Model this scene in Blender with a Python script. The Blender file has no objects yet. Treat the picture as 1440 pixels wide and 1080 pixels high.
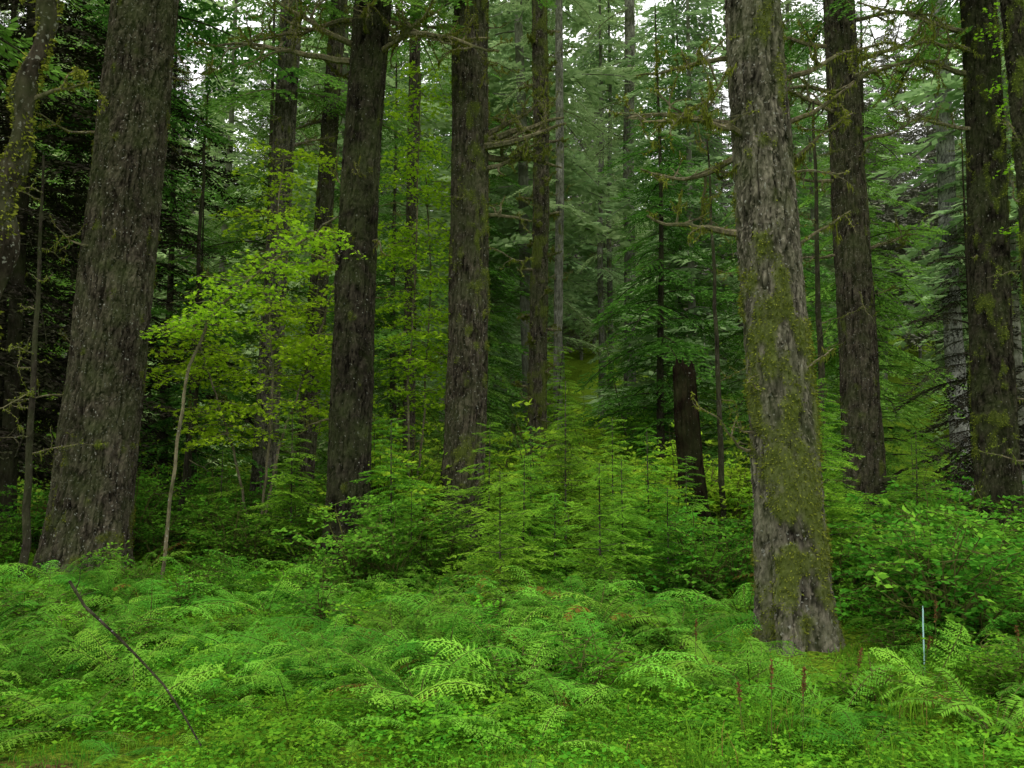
import bpy, math, random
import numpy as np
from math import radians, sin, cos, pi

R = np.random.default_rng(7)
# ------------------------------------------------------------------ noise
def _hash(ix, iy, iz, seed):
    h = (ix.astype(np.uint64)*np.uint64(374761393) + iy.astype(np.uint64)*np.uint64(668265263)
         + iz.astype(np.uint64)*np.uint64(2147483647) + np.uint64(seed*974711+12345)) & np.uint64(0xffffffff)
    h = ((h ^ (h >> np.uint64(13))) * np.uint64(1274126177)) & np.uint64(0xffffffff)
    h = ((h ^ (h >> np.uint64(16))) * np.uint64(2246822519)) & np.uint64(0xffffffff)
    h = h ^ (h >> np.uint64(15))
    return (h & np.uint64(0xffffff)).astype(np.float64)/float(0xffffff)

def vnoise(p, seed=0):
    p = np.asarray(p, float) + 1000.0
    i = np.floor(p).astype(np.int64); f = p - i; f = f*f*(3-2*f)
    out = 0
    for dx in (0, 1):
        wx = f[:, 0] if dx else 1-f[:, 0]
        for dy in (0, 1):
            wy = f[:, 1] if dy else 1-f[:, 1]
            for dz in (0, 1):
                wz = f[:, 2] if dz else 1-f[:, 2]
                out = out + wx*wy*wz*_hash(i[:, 0]+dx, i[:, 1]+dy, i[:, 2]+dz, seed)
    return out

def fbm(p, o=3, seed=0):
    s = 0; a = .5; t = 0
    for k in range(o):
        s = s + a*vnoise(np.asarray(p)*2**k, seed+k); t += a; a *= .5
    return s/t

def height(x, y):
    x = np.atleast_1d(np.asarray(x, float)); y = np.atleast_1d(np.asarray(y, float))
    p = np.stack([x*.35, y*.35, x*0], 1)
    h = (fbm(p, 3, 5)-.5)*.34
    p2 = np.stack([x*1.6, y*1.6, x*0], 1)
    h = h + (fbm(p2, 2, 9)-.5)*.08
    h = h + np.clip(y-18, 0, None)*.02 + np.clip(y-48, 0, 120)*.38
    h = h + .25*np.clip((-x-3)/4, 0, 1)*np.clip((y-8)/4, 0, 1)
    h = h + np.clip(np.abs(x)-40, 0, 100)*.1
    return h
def H1(x, y): return float(height(x, y)[0])

# ------------------------------------------------------------------ geometry
class G:
    def __init__(s): s.V=[]; s.Q=[]; s.M=[]; s.A=[]; s.n=0
    def add(s, V, Q, mat, v=0.5, cav=0., moss=0.):
        V = np.asarray(V, float); Q = np.asarray(Q, np.int64)
        n = len(V); a = np.zeros((n, 3)); a[:, 0]=v; a[:, 1]=cav; a[:, 2]=moss
        s.V.append(V); s.Q.append(Q+s.n); s.M.append(np.full(len(Q), mat) if np.isscalar(mat) else mat); s.A.append(a); s.n += n
    def addA(s, V, Q, M, A):
        s.V.append(V); s.Q.append(Q+s.n); s.M.append(M); s.A.append(A); s.n += len(V)
    def arrays(s): return np.concatenate(s.V), np.concatenate(s.Q), np.concatenate(s.M), np.concatenate(s.A)
    def tube(s, pts, rad, ns=6, mat=0, v=.5, moss=0.):
        pts = np.asarray(pts, float); m = len(pts); rad = np.broadcast_to(rad, (m,))
        T = np.gradient(pts, axis=0); T /= np.linalg.norm(T, axis=1)[:, None]+1e-9
        up = np.array([0.13, .21, 1.]) if abs(T[:, 2]).mean() < .8 else np.array([1., .1, 0])
        U = np.cross(T, up); U /= np.linalg.norm(U, axis=1)[:, None]+1e-9
        W = np.cross(T, U)
        a = np.arange(ns)*2*pi/ns
        V = pts[:, None, :] + rad[:, None, None]*(np.cos(a)[None, :, None]*U[:, None, :]+np.sin(a)[None, :, None]*W[:, None, :])
        V = V.reshape(-1, 3)
        i = np.arange(m-1)[:, None]*ns; j = np.arange(ns)[None, :]; k = (j+1) % ns
        Q = np.stack([i+j, i+k, i+ns+k, i+ns+j], -1).reshape(-1, 4)
        s.add(V, Q, mat, v, 0., moss)
    def mesh(s, name, mats, smooth=False):
        V, Q, M, A = s.arrays()
        me = bpy.data.meshes.new(name)
        me.vertices.add(len(V)); me.vertices.foreach_set('co', V.astype(np.float32).ravel())
        me.loops.add(len(Q)*4); me.loops.foreach_set('vertex_index', Q.astype(np.int32).ravel())
        me.polygons.add(len(Q)); me.polygons.foreach_set('loop_start', (np.arange(len(Q))*4).astype(np.int32))
        me.polygons.foreach_set('material_index', M.astype(np.int32))
        me.polygons.foreach_set('use_smooth', np.full(len(Q), smooth))
        me.update(calc_edges=True)
        for k, nm in enumerate(('v', 'cav', 'moss')):
            at = me.attributes.new(nm, 'FLOAT', 'POINT'); at.data.foreach_set('value', A[:, k].astype(np.float32))
        for m in mats: me.materials.append(m)
        return me

def nrm(a): return a/(np.linalg.norm(a, axis=-1, keepdims=True)+1e-9)
def rhombi(P, D, L, W, N=None, mid=.42):
    n = len(P); L = np.broadcast_to(L, (n,))[:, None]; W = np.broadcast_to(W, (n,))[:, None]
    if N is None: N = np.tile([0, 0, 1.], (n, 1))
    S = nrm(np.cross(D, N))
    V = np.stack([P, P+D*L*mid+S*W, P+D*L, P+D*L*mid-S*W], 1).reshape(-1, 3)
    return V, np.arange(n*4).reshape(n, 4)
def rotm(az, pitch, roll=0.):
    ca, sa = cos(az), sin(az); cp, sp = cos(pitch), sin(pitch); cr, sr = cos(roll), sin(roll)
    Rz = np.array([[ca, -sa, 0], [sa, ca, 0], [0, 0, 1]]); Ry = np.array([[cp, 0, -sp], [0, 1, 0], [sp, 0, cp]])
    Rx = np.array([[1, 0, 0], [0, cr, -sr], [0, sr, cr]])
    return Rz@Ry@Rx

# ------------------------------------------------------------------ materials
def newmat(name):
    m = bpy.data.materials.new(name); m.use_nodes = True
    nt = m.node_tree; nt.nodes.clear(); return m, nt, nt.nodes, nt.links
def leafmat(name, a, b, c=None, tr=.3, rough=.6, var=.3):
    m, nt, N, L = newmat(name)
    out = N.new('ShaderNodeOutputMaterial'); mix = N.new('ShaderNodeMixShader'); mix.inputs[0].default_value = tr
    pr = N.new('ShaderNodeBsdfDiffuse')
    t = N.new('ShaderNodeBsdfTranslucent')
    at = N.new('ShaderNodeAttribute'); at.attribute_name = 'v'
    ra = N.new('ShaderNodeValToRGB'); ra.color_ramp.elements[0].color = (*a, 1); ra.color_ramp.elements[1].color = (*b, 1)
    if c is not None:
        ra.color_ramp.elements[1].position = .93
        e = ra.color_ramp.elements.new(.985); e.color = (*c, 1)
    oi = N.new('ShaderNodeObjectInfo'); hs = N.new('ShaderNodeHueSaturation')
    mr = N.new('ShaderNodeMapRange'); mr.inputs[3].default_value = 1-var; mr.inputs[4].default_value = 1+var
    mh = N.new('ShaderNodeMapRange'); mh.inputs[3].default_value = .48; mh.inputs[4].default_value = .51
    mu = N.new('ShaderNodeMath'); mu.operation = 'FRACT'; mm = N.new('ShaderNodeMath'); mm.operation='MULTIPLY'; mm.inputs[1].default_value = 7.31
    L.new(at.outputs['Fac'], ra.inputs[0]); L.new(oi.outputs['Random'], mr.inputs[0]); L.new(oi.outputs['Random'], mm.inputs[0])
    L.new(mm.outputs[0], mu.inputs[0]); L.new(mu.outputs[0], mh.inputs[0])
    L.new(ra.outputs[0], hs.inputs['Color']); L.new(mr.outputs[0], hs.inputs['Value']); L.new(mh.outputs[0], hs.inputs['Hue'])
    L.new(hs.outputs[0], pr.inputs['Color']); L.new(hs.outputs[0], t.inputs['Color'])
    L.new(pr.outputs[0], mix.inputs[1]); L.new(t.outputs[0], mix.inputs[2]); L.new(mix.outputs[0], out.inputs[0])
    return m
def barkmat(name, dark, light, lichen=.5, mosscol=(.075, .10, .016), bump=.8, lich=(.3, .3, .26), algae=.65):
    m, nt, N, L = newmat(name)
    out = N.new('ShaderNodeOutputMaterial'); pr = N.new('ShaderNodeBsdfDiffuse')
    pr.inputs['Roughness'].default_value = .9
    tc = N.new('ShaderNodeTexCoord'); mp = N.new('ShaderNodeMapping'); mp.inputs['Scale'].default_value = (1, 1, .38)
    L.new(tc.outputs['Object'], mp.inputs[0])
    n1 = N.new('ShaderNodeTexNoise'); n1.inputs['Scale'].default_value = 18; n1.inputs['Detail'].default_value = 5; n1.inputs['Roughness'].default_value = .65
    n2 = N.new('ShaderNodeTexNoise'); n2.inputs['Scale'].default_value = 1.6; n2.inputs['Detail'].default_value = 3
    vo = N.new('ShaderNodeTexVoronoi'); vo.inputs['Scale'].default_value = 26; vo.feature = 'F1'
    for n in (n1, vo): L.new(mp.outputs[0], n.inputs['Vector'])
    L.new(tc.outputs['Object'], n2.inputs['Vector'])
    ra = N.new('ShaderNodeValToRGB'); ra.color_ramp.elements[0].position = .34; ra.color_ramp.elements[1].position = .66
    ra.color_ramp.elements[0].color = (*dark, 1); ra.color_ramp.elements[1].color = (*light, 1)
    L.new(n1.outputs[0], ra.inputs[0])
    mt = N.new('ShaderNodeMapRange'); mt.inputs[1].default_value=.3; mt.inputs[2].default_value=.7; mt.inputs[3].default_value = .6; mt.inputs[4].default_value = 1.35
    L.new(n2.outputs[0], mt.inputs[0])
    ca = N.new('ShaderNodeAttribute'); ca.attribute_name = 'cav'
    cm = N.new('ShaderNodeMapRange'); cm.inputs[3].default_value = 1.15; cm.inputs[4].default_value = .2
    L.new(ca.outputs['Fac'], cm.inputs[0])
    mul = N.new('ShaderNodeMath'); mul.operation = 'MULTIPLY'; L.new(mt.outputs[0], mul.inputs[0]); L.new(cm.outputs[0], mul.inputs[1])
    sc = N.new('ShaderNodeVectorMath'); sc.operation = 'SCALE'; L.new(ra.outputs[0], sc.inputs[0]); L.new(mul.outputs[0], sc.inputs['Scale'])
    n3 = N.new('ShaderNodeTexNoise'); n3.inputs['Scale'].default_value = 34; n3.inputs['Detail'].default_value = 2
    L.new(tc.outputs['Object'], n3.inputs['Vector'])
    lr = N.new('ShaderNodeMapRange'); lr.inputs[1].default_value = .70-.12*lichen; lr.inputs[2].default_value = .76-.12*lichen; lr.inputs[4].default_value = .75
    L.new(n3.outputs[0], lr.inputs[0])
    m1 = N.new('ShaderNodeMixRGB'); m1.inputs[2].default_value = (*lich, 1)
    L.new(lr.outputs[0], m1.inputs[0]); L.new(sc.outputs[0], m1.inputs[1])
    ng = N.new('ShaderNodeTexNoise'); ng.inputs['Scale'].default_value = 3.1; ng.inputs['Detail'].default_value = 5; L.new(tc.outputs['Object'], ng.inputs['Vector'])
    gr = N.new('ShaderNodeMapRange'); gr.inputs[1].default_value = .40; gr.inputs[2].default_value = .72; gr.inputs[4].default_value = algae; L.new(ng.outputs[0], gr.inputs[0])
    mg = N.new('ShaderNodeMixRGB'); mg.inputs[2].default_value = (.055, .07, .024, 1); L.new(gr.outputs[0], mg.inputs[0]); L.new(m1.outputs[0], mg.inputs[1])
    ma = N.new('ShaderNodeAttribute'); ma.attribute_name = 'moss'
    m2 = N.new('ShaderNodeMixRGB'); m2.inputs[2].default_value = (*mosscol, 1)
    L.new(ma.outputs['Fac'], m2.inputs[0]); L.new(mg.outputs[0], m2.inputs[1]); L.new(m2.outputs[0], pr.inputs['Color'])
    b1 = N.new('ShaderNodeBump'); b1.inputs['Strength'].default_value = bump; b1.inputs['Distance'].default_value = .03
    ad = N.new('ShaderNodeMath'); ad.operation = 'ADD'; L.new(n1.outputs[0], ad.inputs[0]); L.new(vo.outputs['Distance'], ad.inputs[1])
    L.new(ad.outputs[0], b1.inputs['Height']); L.new(b1.outputs[0], pr.inputs['Normal'])
    L.new(pr.outputs[0], out.inputs[0]); return m

M_bark = barkmat('bark_brown', (.016, .013, .009), (.105, .09, .064), .45)
M_barkg = barkmat('bark_grey', (.026, .024, .017), (.20, .18, .135), .5)
M_barkd = barkmat('bark_dark', (.011, .0095, .007), (.052, .045, .032), .2)
M_barkp = barkmat('bark_pale', (.20, .20, .18), (.40, .40, .36), .5, bump=.4, algae=.15)
M_barkhaze = barkmat('bark_far_hazed', (.12, .12, .092), (.25, .25, .20), .3, bump=.3)  # bark of distant trunks, lightened: distance haze is painted into its colour
M_maple = barkmat('maple_bark', (.014, .012, .008), (.06, .05, .035), .7, lich=(.24, .24, .2))
M_dead = barkmat('dead_wood', (.06, .052, .03), (.22, .19, .115), .5, algae=.8)
M_stump = barkmat('stump_wood', (.006, .005, .0035), (.028, .019, .012), 0, algae=.3)
M_moss = leafmat('moss', (.055, .075, .01), (.16, .20, .026), tr=.2)
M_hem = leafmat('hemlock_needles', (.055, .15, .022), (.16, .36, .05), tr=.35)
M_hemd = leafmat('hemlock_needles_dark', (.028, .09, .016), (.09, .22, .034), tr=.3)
M_young = leafmat('young_conifer_needles', (.065, .20, .018), (.22, .48, .035), tr=.4)
M_farhaze = leafmat('far_needles_hazed', (.17, .28, .11), (.37, .51, .22), tr=.4, var=.2)  # paler, greyer needles: aerial haze painted into the base colour, no volume
M_farhaze2 = leafmat('hillside_needles_hazed', (.28, .38, .22), (.46, .57, .35), tr=.4, var=.12)  # palest needles, with heavier haze painted in for the rearmost rows
M_maplel = leafmat('maple_leaf', (.17, .37, .012), (.37, .62, .03), tr=.5, var=.08)
M_shb = leafmat('shrub_leaf_bright', (.16, .37, .02), (.38, .61, .045), tr=.5, var=.2)
M_sh = leafmat('shrub_leaf', (.038, .17, .014), (.14, .37, .03), tr=.4)
M_fern = leafmat('fern_frond', (.06, .23, .02), (.21, .50, .05), c=(.2, .15, .03), tr=.38)
M_sword = leafmat('sword_fern', (.035, .14, .014), (.12, .31, .028), c=(.16, .10, .02), tr=.3)
M_gc = leafmat('ground_leaf', (.045, .18, .012), (.15, .38, .022), tr=.35)
M_grass = leafmat('grass_blade', (.05, .18, .012), (.15, .34, .022), c=(.2, .15, .04), tr=.35)
M_spike = leafmat('seed_spike', (.12, .06, .02), (.25, .14, .05), tr=.2)
M_stem, nt, N, L = newmat('green_stem')
o = N.new('ShaderNodeOutputMaterial'); p = N.new('ShaderNodeBsdfDiffuse'); n = N.new('ShaderNodeTexNoise'); n.inputs['Scale'].default_value = 30
r = N.new('ShaderNodeValToRGB'); r.color_ramp.elements[0].color = (.04, .05, .015, 1); r.color_ramp.elements[1].color = (.1, .1, .03, 1)
L.new(n.outputs[0], r.inputs[0]); L.new(r.outputs[0], p.inputs['Color']); L.new(p.outputs[0], o.inputs[0])

def groundmat():
    m, nt, N, L = newmat('forest_floor')
    out = N.new('ShaderNodeOutputMaterial'); pr = N.new('ShaderNodeBsdfDiffuse')
    ge = N.new('ShaderNodeNewGeometry')
    def noise(s, d=4):
        n = N.new('ShaderNodeTexNoise'); n.inputs['Scale'].default_value = s; n.inputs['Detail'].default_value = d; L.new(ge.outputs['Position'], n.inputs['Vector']); return n
    a = noise(22, 6); b = noise(1.1, 4); c = noise(60, 3)
    r1 = N.new('ShaderNodeValToRGB'); e = r1.color_ramp.elements; e[0].position = .35; e[0].color = (.03, .07, .008, 1); e[1].position = .7; e[1].color = (.20, .31, .02, 1)
    L.new(a.outputs[0], r1.inputs[0])
    r2 = N.new('ShaderNodeValToRGB'); e = r2.color_ramp.elements; e[0].position = .35; e[0].color = (.025, .018, .008, 1); e[1].position = .7; e[1].color = (.12, .08, .03, 1)
    L.new(a.outputs[0], r2.inputs[0])
    at = N.new('ShaderNodeAttribute'); at.attribute_name = 'litter'
    ad = N.new('ShaderNodeMath'); ad.operation = 'ADD'; L.new(b.outputs[0], ad.inputs[0]); L.new(at.outputs['Fac'], ad.inputs[1])
    mr = N.new('ShaderNodeMapRange'); mr.inputs[1].default_value = .52; mr.inputs[2].default_value = .68; L.new(ad.outputs[0], mr.inputs[0])
    mx = N.new('ShaderNodeMixRGB'); L.new(mr.outputs[0], mx.inputs[0]); L.new(r1.outputs[0], mx.inputs[1]); L.new(r2.outputs[0], mx.inputs[2])
    L.new(mx.outputs[0], pr.inputs['Color'])
    bu = N.new('ShaderNodeBump'); bu.inputs['Strength'].default_value = .9; bu.inputs['Distance'].default_value = .04
    s = N.new('ShaderNodeMath'); s.operation = 'ADD'; L.new(a.outputs[0], s.inputs[0]); L.new(c.outputs[0], s.inputs[1]); L.new(s.outputs[0], bu.inputs['Height'])
    L.new(bu.outputs[0], pr.inputs['Normal']); L.new(pr.outputs[0], out.inputs[0]); return m
M_ground = groundmat()

scene = bpy.context.scene
col = scene.collection
def obj(name, me, loc=(0, 0, 0), rotz=0, s=1):
    o = bpy.data.objects.new(name, me); o.location = loc; o.rotation_euler = (0, 0, rotz)
    o.scale = (s, s, s) if np.isscalar(s) else s
    col.objects.link(o); return o

# ------------------------------------------------------------------ ground
def axis(a, lo, hi, step, n2):
    mid = np.arange(lo, hi+1e-6, step); g = np.geomspace(step, a, n2)
    return np.concatenate([lo-g[::-1], mid, hi+g])
xs = axis(300, -12, 12, .14, 40); ys = axis(340, 2, 22, .14, 45)
X, Y = np.meshgrid(xs, ys); Z = height(X.ravel(), Y.ravel())
near = np.exp(-((X.ravel()/9)**2))*(Y.ravel() < 20)
Z = Z + (fbm(np.stack([X.ravel()*7, Y.ravel()*7, X.ravel()*0], 1), 3, 33)-.5)*.07*near
g = G(); nx = len(xs)
i = np.arange(len(ys)-1)[:, None]*nx; j = np.arange(nx-1)[None, :]
Q = np.stack([i+j, i+j+1, i+j+1+nx, i+j+nx], -1).reshape(-1, 4)
g.add(np.stack([X.ravel(), Y.ravel(), Z], 1), Q, 0)
me = g.mesh('forest_ground', [M_ground], True)
lit = np.clip(1-np.hypot((X.ravel()+2.6)/1.4, (Y.ravel()-4.4)/.8), 0, 1)*.32 + .12*np.clip((Y.ravel()-9)/5, 0, 1)*(Y.ravel() < 26) - .3*(Y.ravel() > 26) - .05
at = me.attributes.new('litter', 'FLOAT', 'POINT'); at.data.foreach_set('value', lit.astype(np.float32))
obj('forest_ground', me)

# ------------------------------------------------------------------ boughs
def bough(rng, n=15, sp=.023, nl=.055, nw=.0085, droop=.35, tw=1.0):
    g = G()
    P=[]; D=[]; Ls=[]; Ws=[]
    zc = lambda t: .10*t - droop*t*t
    yw = rng.uniform(-.06, .06)
    for t in np.linspace(.07, .97, n):
        for sd in (-1, 1):
            tt = t+rng.uniform(-.02, .02)
            b = np.array([tt, yw*sin(tt*3), zc(tt)])
            ang = radians(rng.uniform(48, 66)-18*t)*sd
            Lt = tw*(.09+.36*(sin(pi*min(1, .2+tt*.8)))**.7*(1.02-tt)**.35)*rng.uniform(.6, 1.15)
            dz = rng.uniform(-.25, .05)
            d = np.array([cos(ang), sin(ang), dz])
            s = np.arange(.02, Lt, sp)
            pts = b + d*s[:, None]; pts[:, 2] -= .5*s*s*1.2
            for q in (-1, 1):
                a2 = ang + q*radians(42)+rng.uniform(-.25, .25, len(s))
                dd = np.stack([np.cos(a2), np.sin(a2), rng.uniform(-.5, .1, len(s))], 1)
                P.append(pts); D.append(nrm(dd)); Ls.append(nl*(1.15-.6*s/Lt)*rng.uniform(.7, 1.2, len(s))); Ws.append(np.full(len(s), nw))
            P.append(pts[-1:]); D.append(nrm(d[None])); Ls.append([nl]); Ws.append([nw])
    P = np.concatenate(P); D = np.concatenate(D); Ls = np.concatenate(Ls); Ws = np.concatenate(Ws)
    Nn = np.tile([0, 0, 1.], (len(P), 1)) + rng.uniform(-.7, .7, (len(P), 3))
    V, Q = rhombi(P, D, Ls, Ws, Nn)
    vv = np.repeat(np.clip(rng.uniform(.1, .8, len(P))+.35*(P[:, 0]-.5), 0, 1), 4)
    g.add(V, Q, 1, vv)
    t = np.linspace(0, .96, 8)
    g.tube(np.stack([t, yw*np.sin(t*3), zc(t)], 1), np.linspace(.010, .003, 8), 4, 0)
    return g.arrays()
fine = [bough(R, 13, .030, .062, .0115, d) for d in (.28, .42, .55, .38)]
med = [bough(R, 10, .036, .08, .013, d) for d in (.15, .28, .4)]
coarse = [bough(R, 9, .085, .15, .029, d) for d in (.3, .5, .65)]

def put_boughs(g, rng, temps, zs, Lf, ctr=lambda z: (0, 0), az=None, pitch=(-.25, .15), squash=1.0):
    for k, z in enumerate(zs):
        V, Q, M, A = temps[rng.integers(len(temps))]
        L = Lf(z)*rng.uniform(.5, 1.15)
        a = k*2.399963+rng.uniform(-.5, .5) if az is None else az(rng)
        Rm = rotm(a, rng.uniform(*pitch), rng.uniform(-.3, .3))
        c = ctr(z)
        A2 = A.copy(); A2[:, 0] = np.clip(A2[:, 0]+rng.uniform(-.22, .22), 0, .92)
        g.addA((V*L)@Rm.T+np.array([c[0], c[1], z]), Q, M, A2)

def conifer(seed, Ht, z0, Lmax, nb, temps, tr, mats, shape=.8, stubs=0, pitch=(-.3, .15), power=1., tip=.03):
    rng = np.random.default_rng(seed); g = G()
    wx, wy = rng.uniform(-.02, .02, 2)
    t = np.linspace(0, 1, 12)
    ctr = lambda z: (wx*sin(z*.7)*2, wy*cos(z*.5)*2)
    pts = np.array([[*ctr(a*Ht), a*Ht-.2*(1-a)] for a in t])
    g.tube(pts, tr*(1-t*.93)+.003, 8, 0)
    u = (np.arange(nb)+.5)/nb
    zs = z0+(Ht-z0)*(u**power)
    def Lf(z):
        f = (z-z0)/(Ht-z0)
        return Lmax*(max(1-f, tip)**shape)*(1 if f > .12 else .7+.3*f/.12)
    put_boughs(g, rng, temps, zs, Lf, ctr, pitch=pitch)
    for k in range(stubs):
        z = rng.uniform(.08, .75)*Ht; a = rng.uniform(0, 6.28); L = rng.uniform(.4, 1.8)*(.6 if Ht < 15 else 1)
        s = np.linspace(0, 1, 5); c = ctr(z)
        P = np.stack([c[0]+cos(a)*s*L, c[1]+sin(a)*s*L, z-.35*L*s*s+.1*s*L+rng.uniform(-.04, .04, 5)], 1)
        g.tube(P, np.linspace(.018, .005, 5), 3, 0)
    return g.mesh('conifer_mesh', mats)

# ------------------------------------------------------------------ moss fuzz & dead branches
def fuzz(g, P, Nn, rng, size=.02, mat=1, hang=.35):
    n = len(P)
    D = nrm(Nn + rng.normal(0, .6, (n, 3)) + np.array([0, 0, -hang]))
    V, Q = rhombi(P, D, size*rng.uniform(.5, 1.6, n), size*.28, rng.normal(0, 1, (n, 3)))
    g.add(V, Q, mat, np.repeat(rng.uniform(0, 1, n), 4))

def dead_branch(g, p, d, L, r, rng, depth=0, mossy=.6, matw=2, wander=.22, kids=4, bias=(0, 0, 0)):
    n = 10; pts = [np.array(p, float)]; d = nrm(np.array(d, float)); d0 = d.copy()
    for k in range(n-1):
        d = nrm(d+rng.normal(0, wander, 3)+np.array(bias)*.12 + (d0*.25 if depth == 0 else np.array([0, 0, .05])))
        pts.append(pts[-1]+d*L/(n-1))
    pts = np.array(pts)
    rad = np.linspace(r, r*.25, n)
    g.tube(pts, rad, 6 if depth == 0 else 4, matw, .5, 0.)
    m = int(L*280*mossy)
    if m > 0:
        t = rng.uniform(0, 1, m)*(n-1.001); i = t.astype(int); f = (t-i)[:, None]
        P = pts[i]*(1-f)+pts[i+1]*f; Nn = nrm(rng.normal(0, 1, (m, 3)))
        clump = vnoise(P*7, 3) > .42
        P = P+Nn*np.interp(t, range(n), rad)[:, None]
        fuzz(g, P[clump], Nn[clump], rng, .023, hang=.8)
        h = vnoise(P*5, 6) > .66
        n2 = int(h.sum())
        if n2:
            D = nrm(np.stack([rng.normal(0, .15, n2), rng.normal(0, .15, n2), -np.ones(n2)], 1))
            V, Q = rhombi(P[h], D, rng.uniform(.02, .09, n2), .0035, rng.normal(0, 1, (n2, 3)), .3); g.add(V, Q, 1, np.repeat(rng.uniform(0, 1, n2), 4))
    if depth < 2:
        for k in range(kids if depth == 0 else 3):
            j = rng.integers(2, n-1)
            dd = nrm(pts[j]-pts[j-1]+rng.normal(0, .6, 3))
            dead_branch(g, pts[j], dd, L*rng.uniform(.25, .55), rad[j]*.7, rng, depth+1, mossy, matw, wander*1.2, kids)

# ------------------------------------------------------------------ big trunks
def big_tree(name, y, xb, xt, zt, rb, rt, seed, bark, mossf=None, flute=0., res=120, fine_to=None, Htot=24., amp=.022, flare=.35, crown=14, limbs=(), stubs=10, yt=None, boughs=(), fol=None):
    rng = np.random.default_rng(seed)
    z0 = H1(xb, y)
    dxdz = (xt-xb)/zt; fine_to = fine_to or zt+1.
    zl = np.concatenate([np.arange(-.35, fine_to, .022 if y < 12.5 else .035), np.linspace(fine_to, Htot, 30)])
    th = np.arange(res)*2*pi/res
    wob = rng.uniform(-.05, .05, 2); ph = rng.uniform(0, 6, 2)
    def ctr(z): return (dxdz*z+wob[0]*np.sin(z*.6+ph[0])-wob[0]*np.sin(ph[0]), wob[1]*np.sin(z*.5+ph[1])-wob[1]*np.sin(ph[1]))
    def rad(z):
        z = np.asarray(z, float)
        base = rb+(rt-rb)*np.clip(z/zt, 0, 1)
        base = np.where(z > zt, rt*np.clip(1-(z-zt)/(Htot-zt), .04, 1), base)
        return base
    ZZ, TH = np.meshgrid(zl, th, indexing='ij'); z = ZZ.ravel(); t = TH.ravel()
    r = rad(z)
    fl = np.exp(-np.clip(z, 0, None)/.45)
    lobes = .5+.5*np.cos(t*5+rng.uniform(0, 6)+.8*np.sin(t*2+ph[0])+z*.3)
    r = r*(1+flare*fl*(.35+.65*lobes))
    if flute: r = r*(1-flute*(1-lobes)**3*np.exp(-np.clip(z, 0, None)/1.3))
    c = np.stack([np.cos(t)*rb, np.sin(t)*rb, z], 1)
    warp = (fbm(c*np.array([4, 4, 2]), 2, seed+50)-.5)[:, None]
    q = c*np.array([15, 15, 2.6])+warp*1.3
    n1 = fbm(q, 2, seed); fur = np.clip(1-np.abs(2*n1-1)*5.5, 0, 1)
    q2 = c*np.array([34, 34, 14])+warp*3
    n2 = fbm(q2, 2, seed+9); fur2 = np.clip(1-np.abs(2*n2-1)*4, 0, 1)
    lump = fbm(c*np.array([3, 3, 1.2]), 2, seed+21)-.5
    moss = np.zeros(len(z))
    if mossf is not None:
        mn = fbm(c*np.array([7, 7, 4.5]), 4, seed+77)
        moss = np.clip((mn-(1-mossf(z, t)))*6, 0, 1)
    d = -amp*fur*(1-.7*moss)-amp*.5*fur2+lump*rb*.16+moss*.014+amp*.6*vnoise(q2*1.7, seed+4)
    r = r+d*(np.clip(r/rb, .2, 1))
    cx, cy = ctr(z)
    V = np.stack([cx+np.cos(t)*r, cy+np.sin(t)*r, z], 1)
    g = G(); ns = res; m = len(zl)
    i = np.arange(m-1)[:, None]*ns; j = np.arange(ns)[None, :]; k = (j+1) % ns
    Q = np.stack([i+j, i+k, i+ns+k, i+ns+j], -1).reshape(-1, 4)
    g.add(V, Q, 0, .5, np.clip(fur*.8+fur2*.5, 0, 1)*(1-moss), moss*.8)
    if mossf is not None:
        idx = np.where((moss > .3) & (z < fine_to))[0]
        if len(idx):
            idx = rng.choice(idx, min(len(idx), 10000))
            Nn = np.stack([np.cos(t[idx]), np.sin(t[idx]), idx*0], 1)
            fuzz(g, V[idx]+rng.normal(0, .006, (len(idx), 3)), Nn, rng, .022)
    idx = rng.integers(0, len(z), 5200); idx = idx[(z[idx] < fine_to) & (moss[idx] < .3)]
    Nn = np.stack([np.cos(t[idx]), np.sin(t[idx]), np.zeros(len(idx))], 1)
    D = nrm(np.stack([rng.normal(0, .25, len(idx)), rng.normal(0, .25, len(idx)), -np.ones(len(idx))], 1)+Nn*.25)
    Vf, Qf = rhombi(V[idx]+Nn*.003, D, rng.uniform(.02, .055, len(idx)), rng.uniform(.006, .014, len(idx)), Nn, .5)
    g.add(Vf, Qf, 0, .5, np.repeat(rng.uniform(0, .5, len(idx)), 4), 0)
    for s in range(stubs):
        zz = rng.uniform(1.5, fine_to); a = rng.uniform(0, 6.28); cc = ctr(zz); rr = float(rad(zz))*.9
        dead_branch(g, (cc[0]+cos(a)*rr, cc[1]+sin(a)*rr, zz), (cos(a), sin(a), rng.uniform(-.4, .3)), rng.uniform(.15, .8), .014, rng, 1, .5)
    for (zz, az, L, rr0, mo, kids, pitch) in limbs:
        cc = ctr(zz); a = radians(az); rr = float(rad(zz))*.9
        dead_branch(g, (cc[0]+cos(a)*rr, cc[1]+sin(a)*rr, zz), (cos(a), sin(a), pitch), L, rr0, rng, 0, mo, 2, .17, kids)
    for (zz, az, L, pitch) in boughs:
        cc = ctr(zz); V2, Q2, M2, A2 = fine[rng.integers(len(fine))]
        M3 = np.where(M2 == 1, 3, 2); Rm = rotm(radians(az), pitch, rng.uniform(-.3, .3))
        g.addA((V2*L)@Rm.T+np.array([cc[0], cc[1], zz]), Q2, M3, A2)
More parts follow.
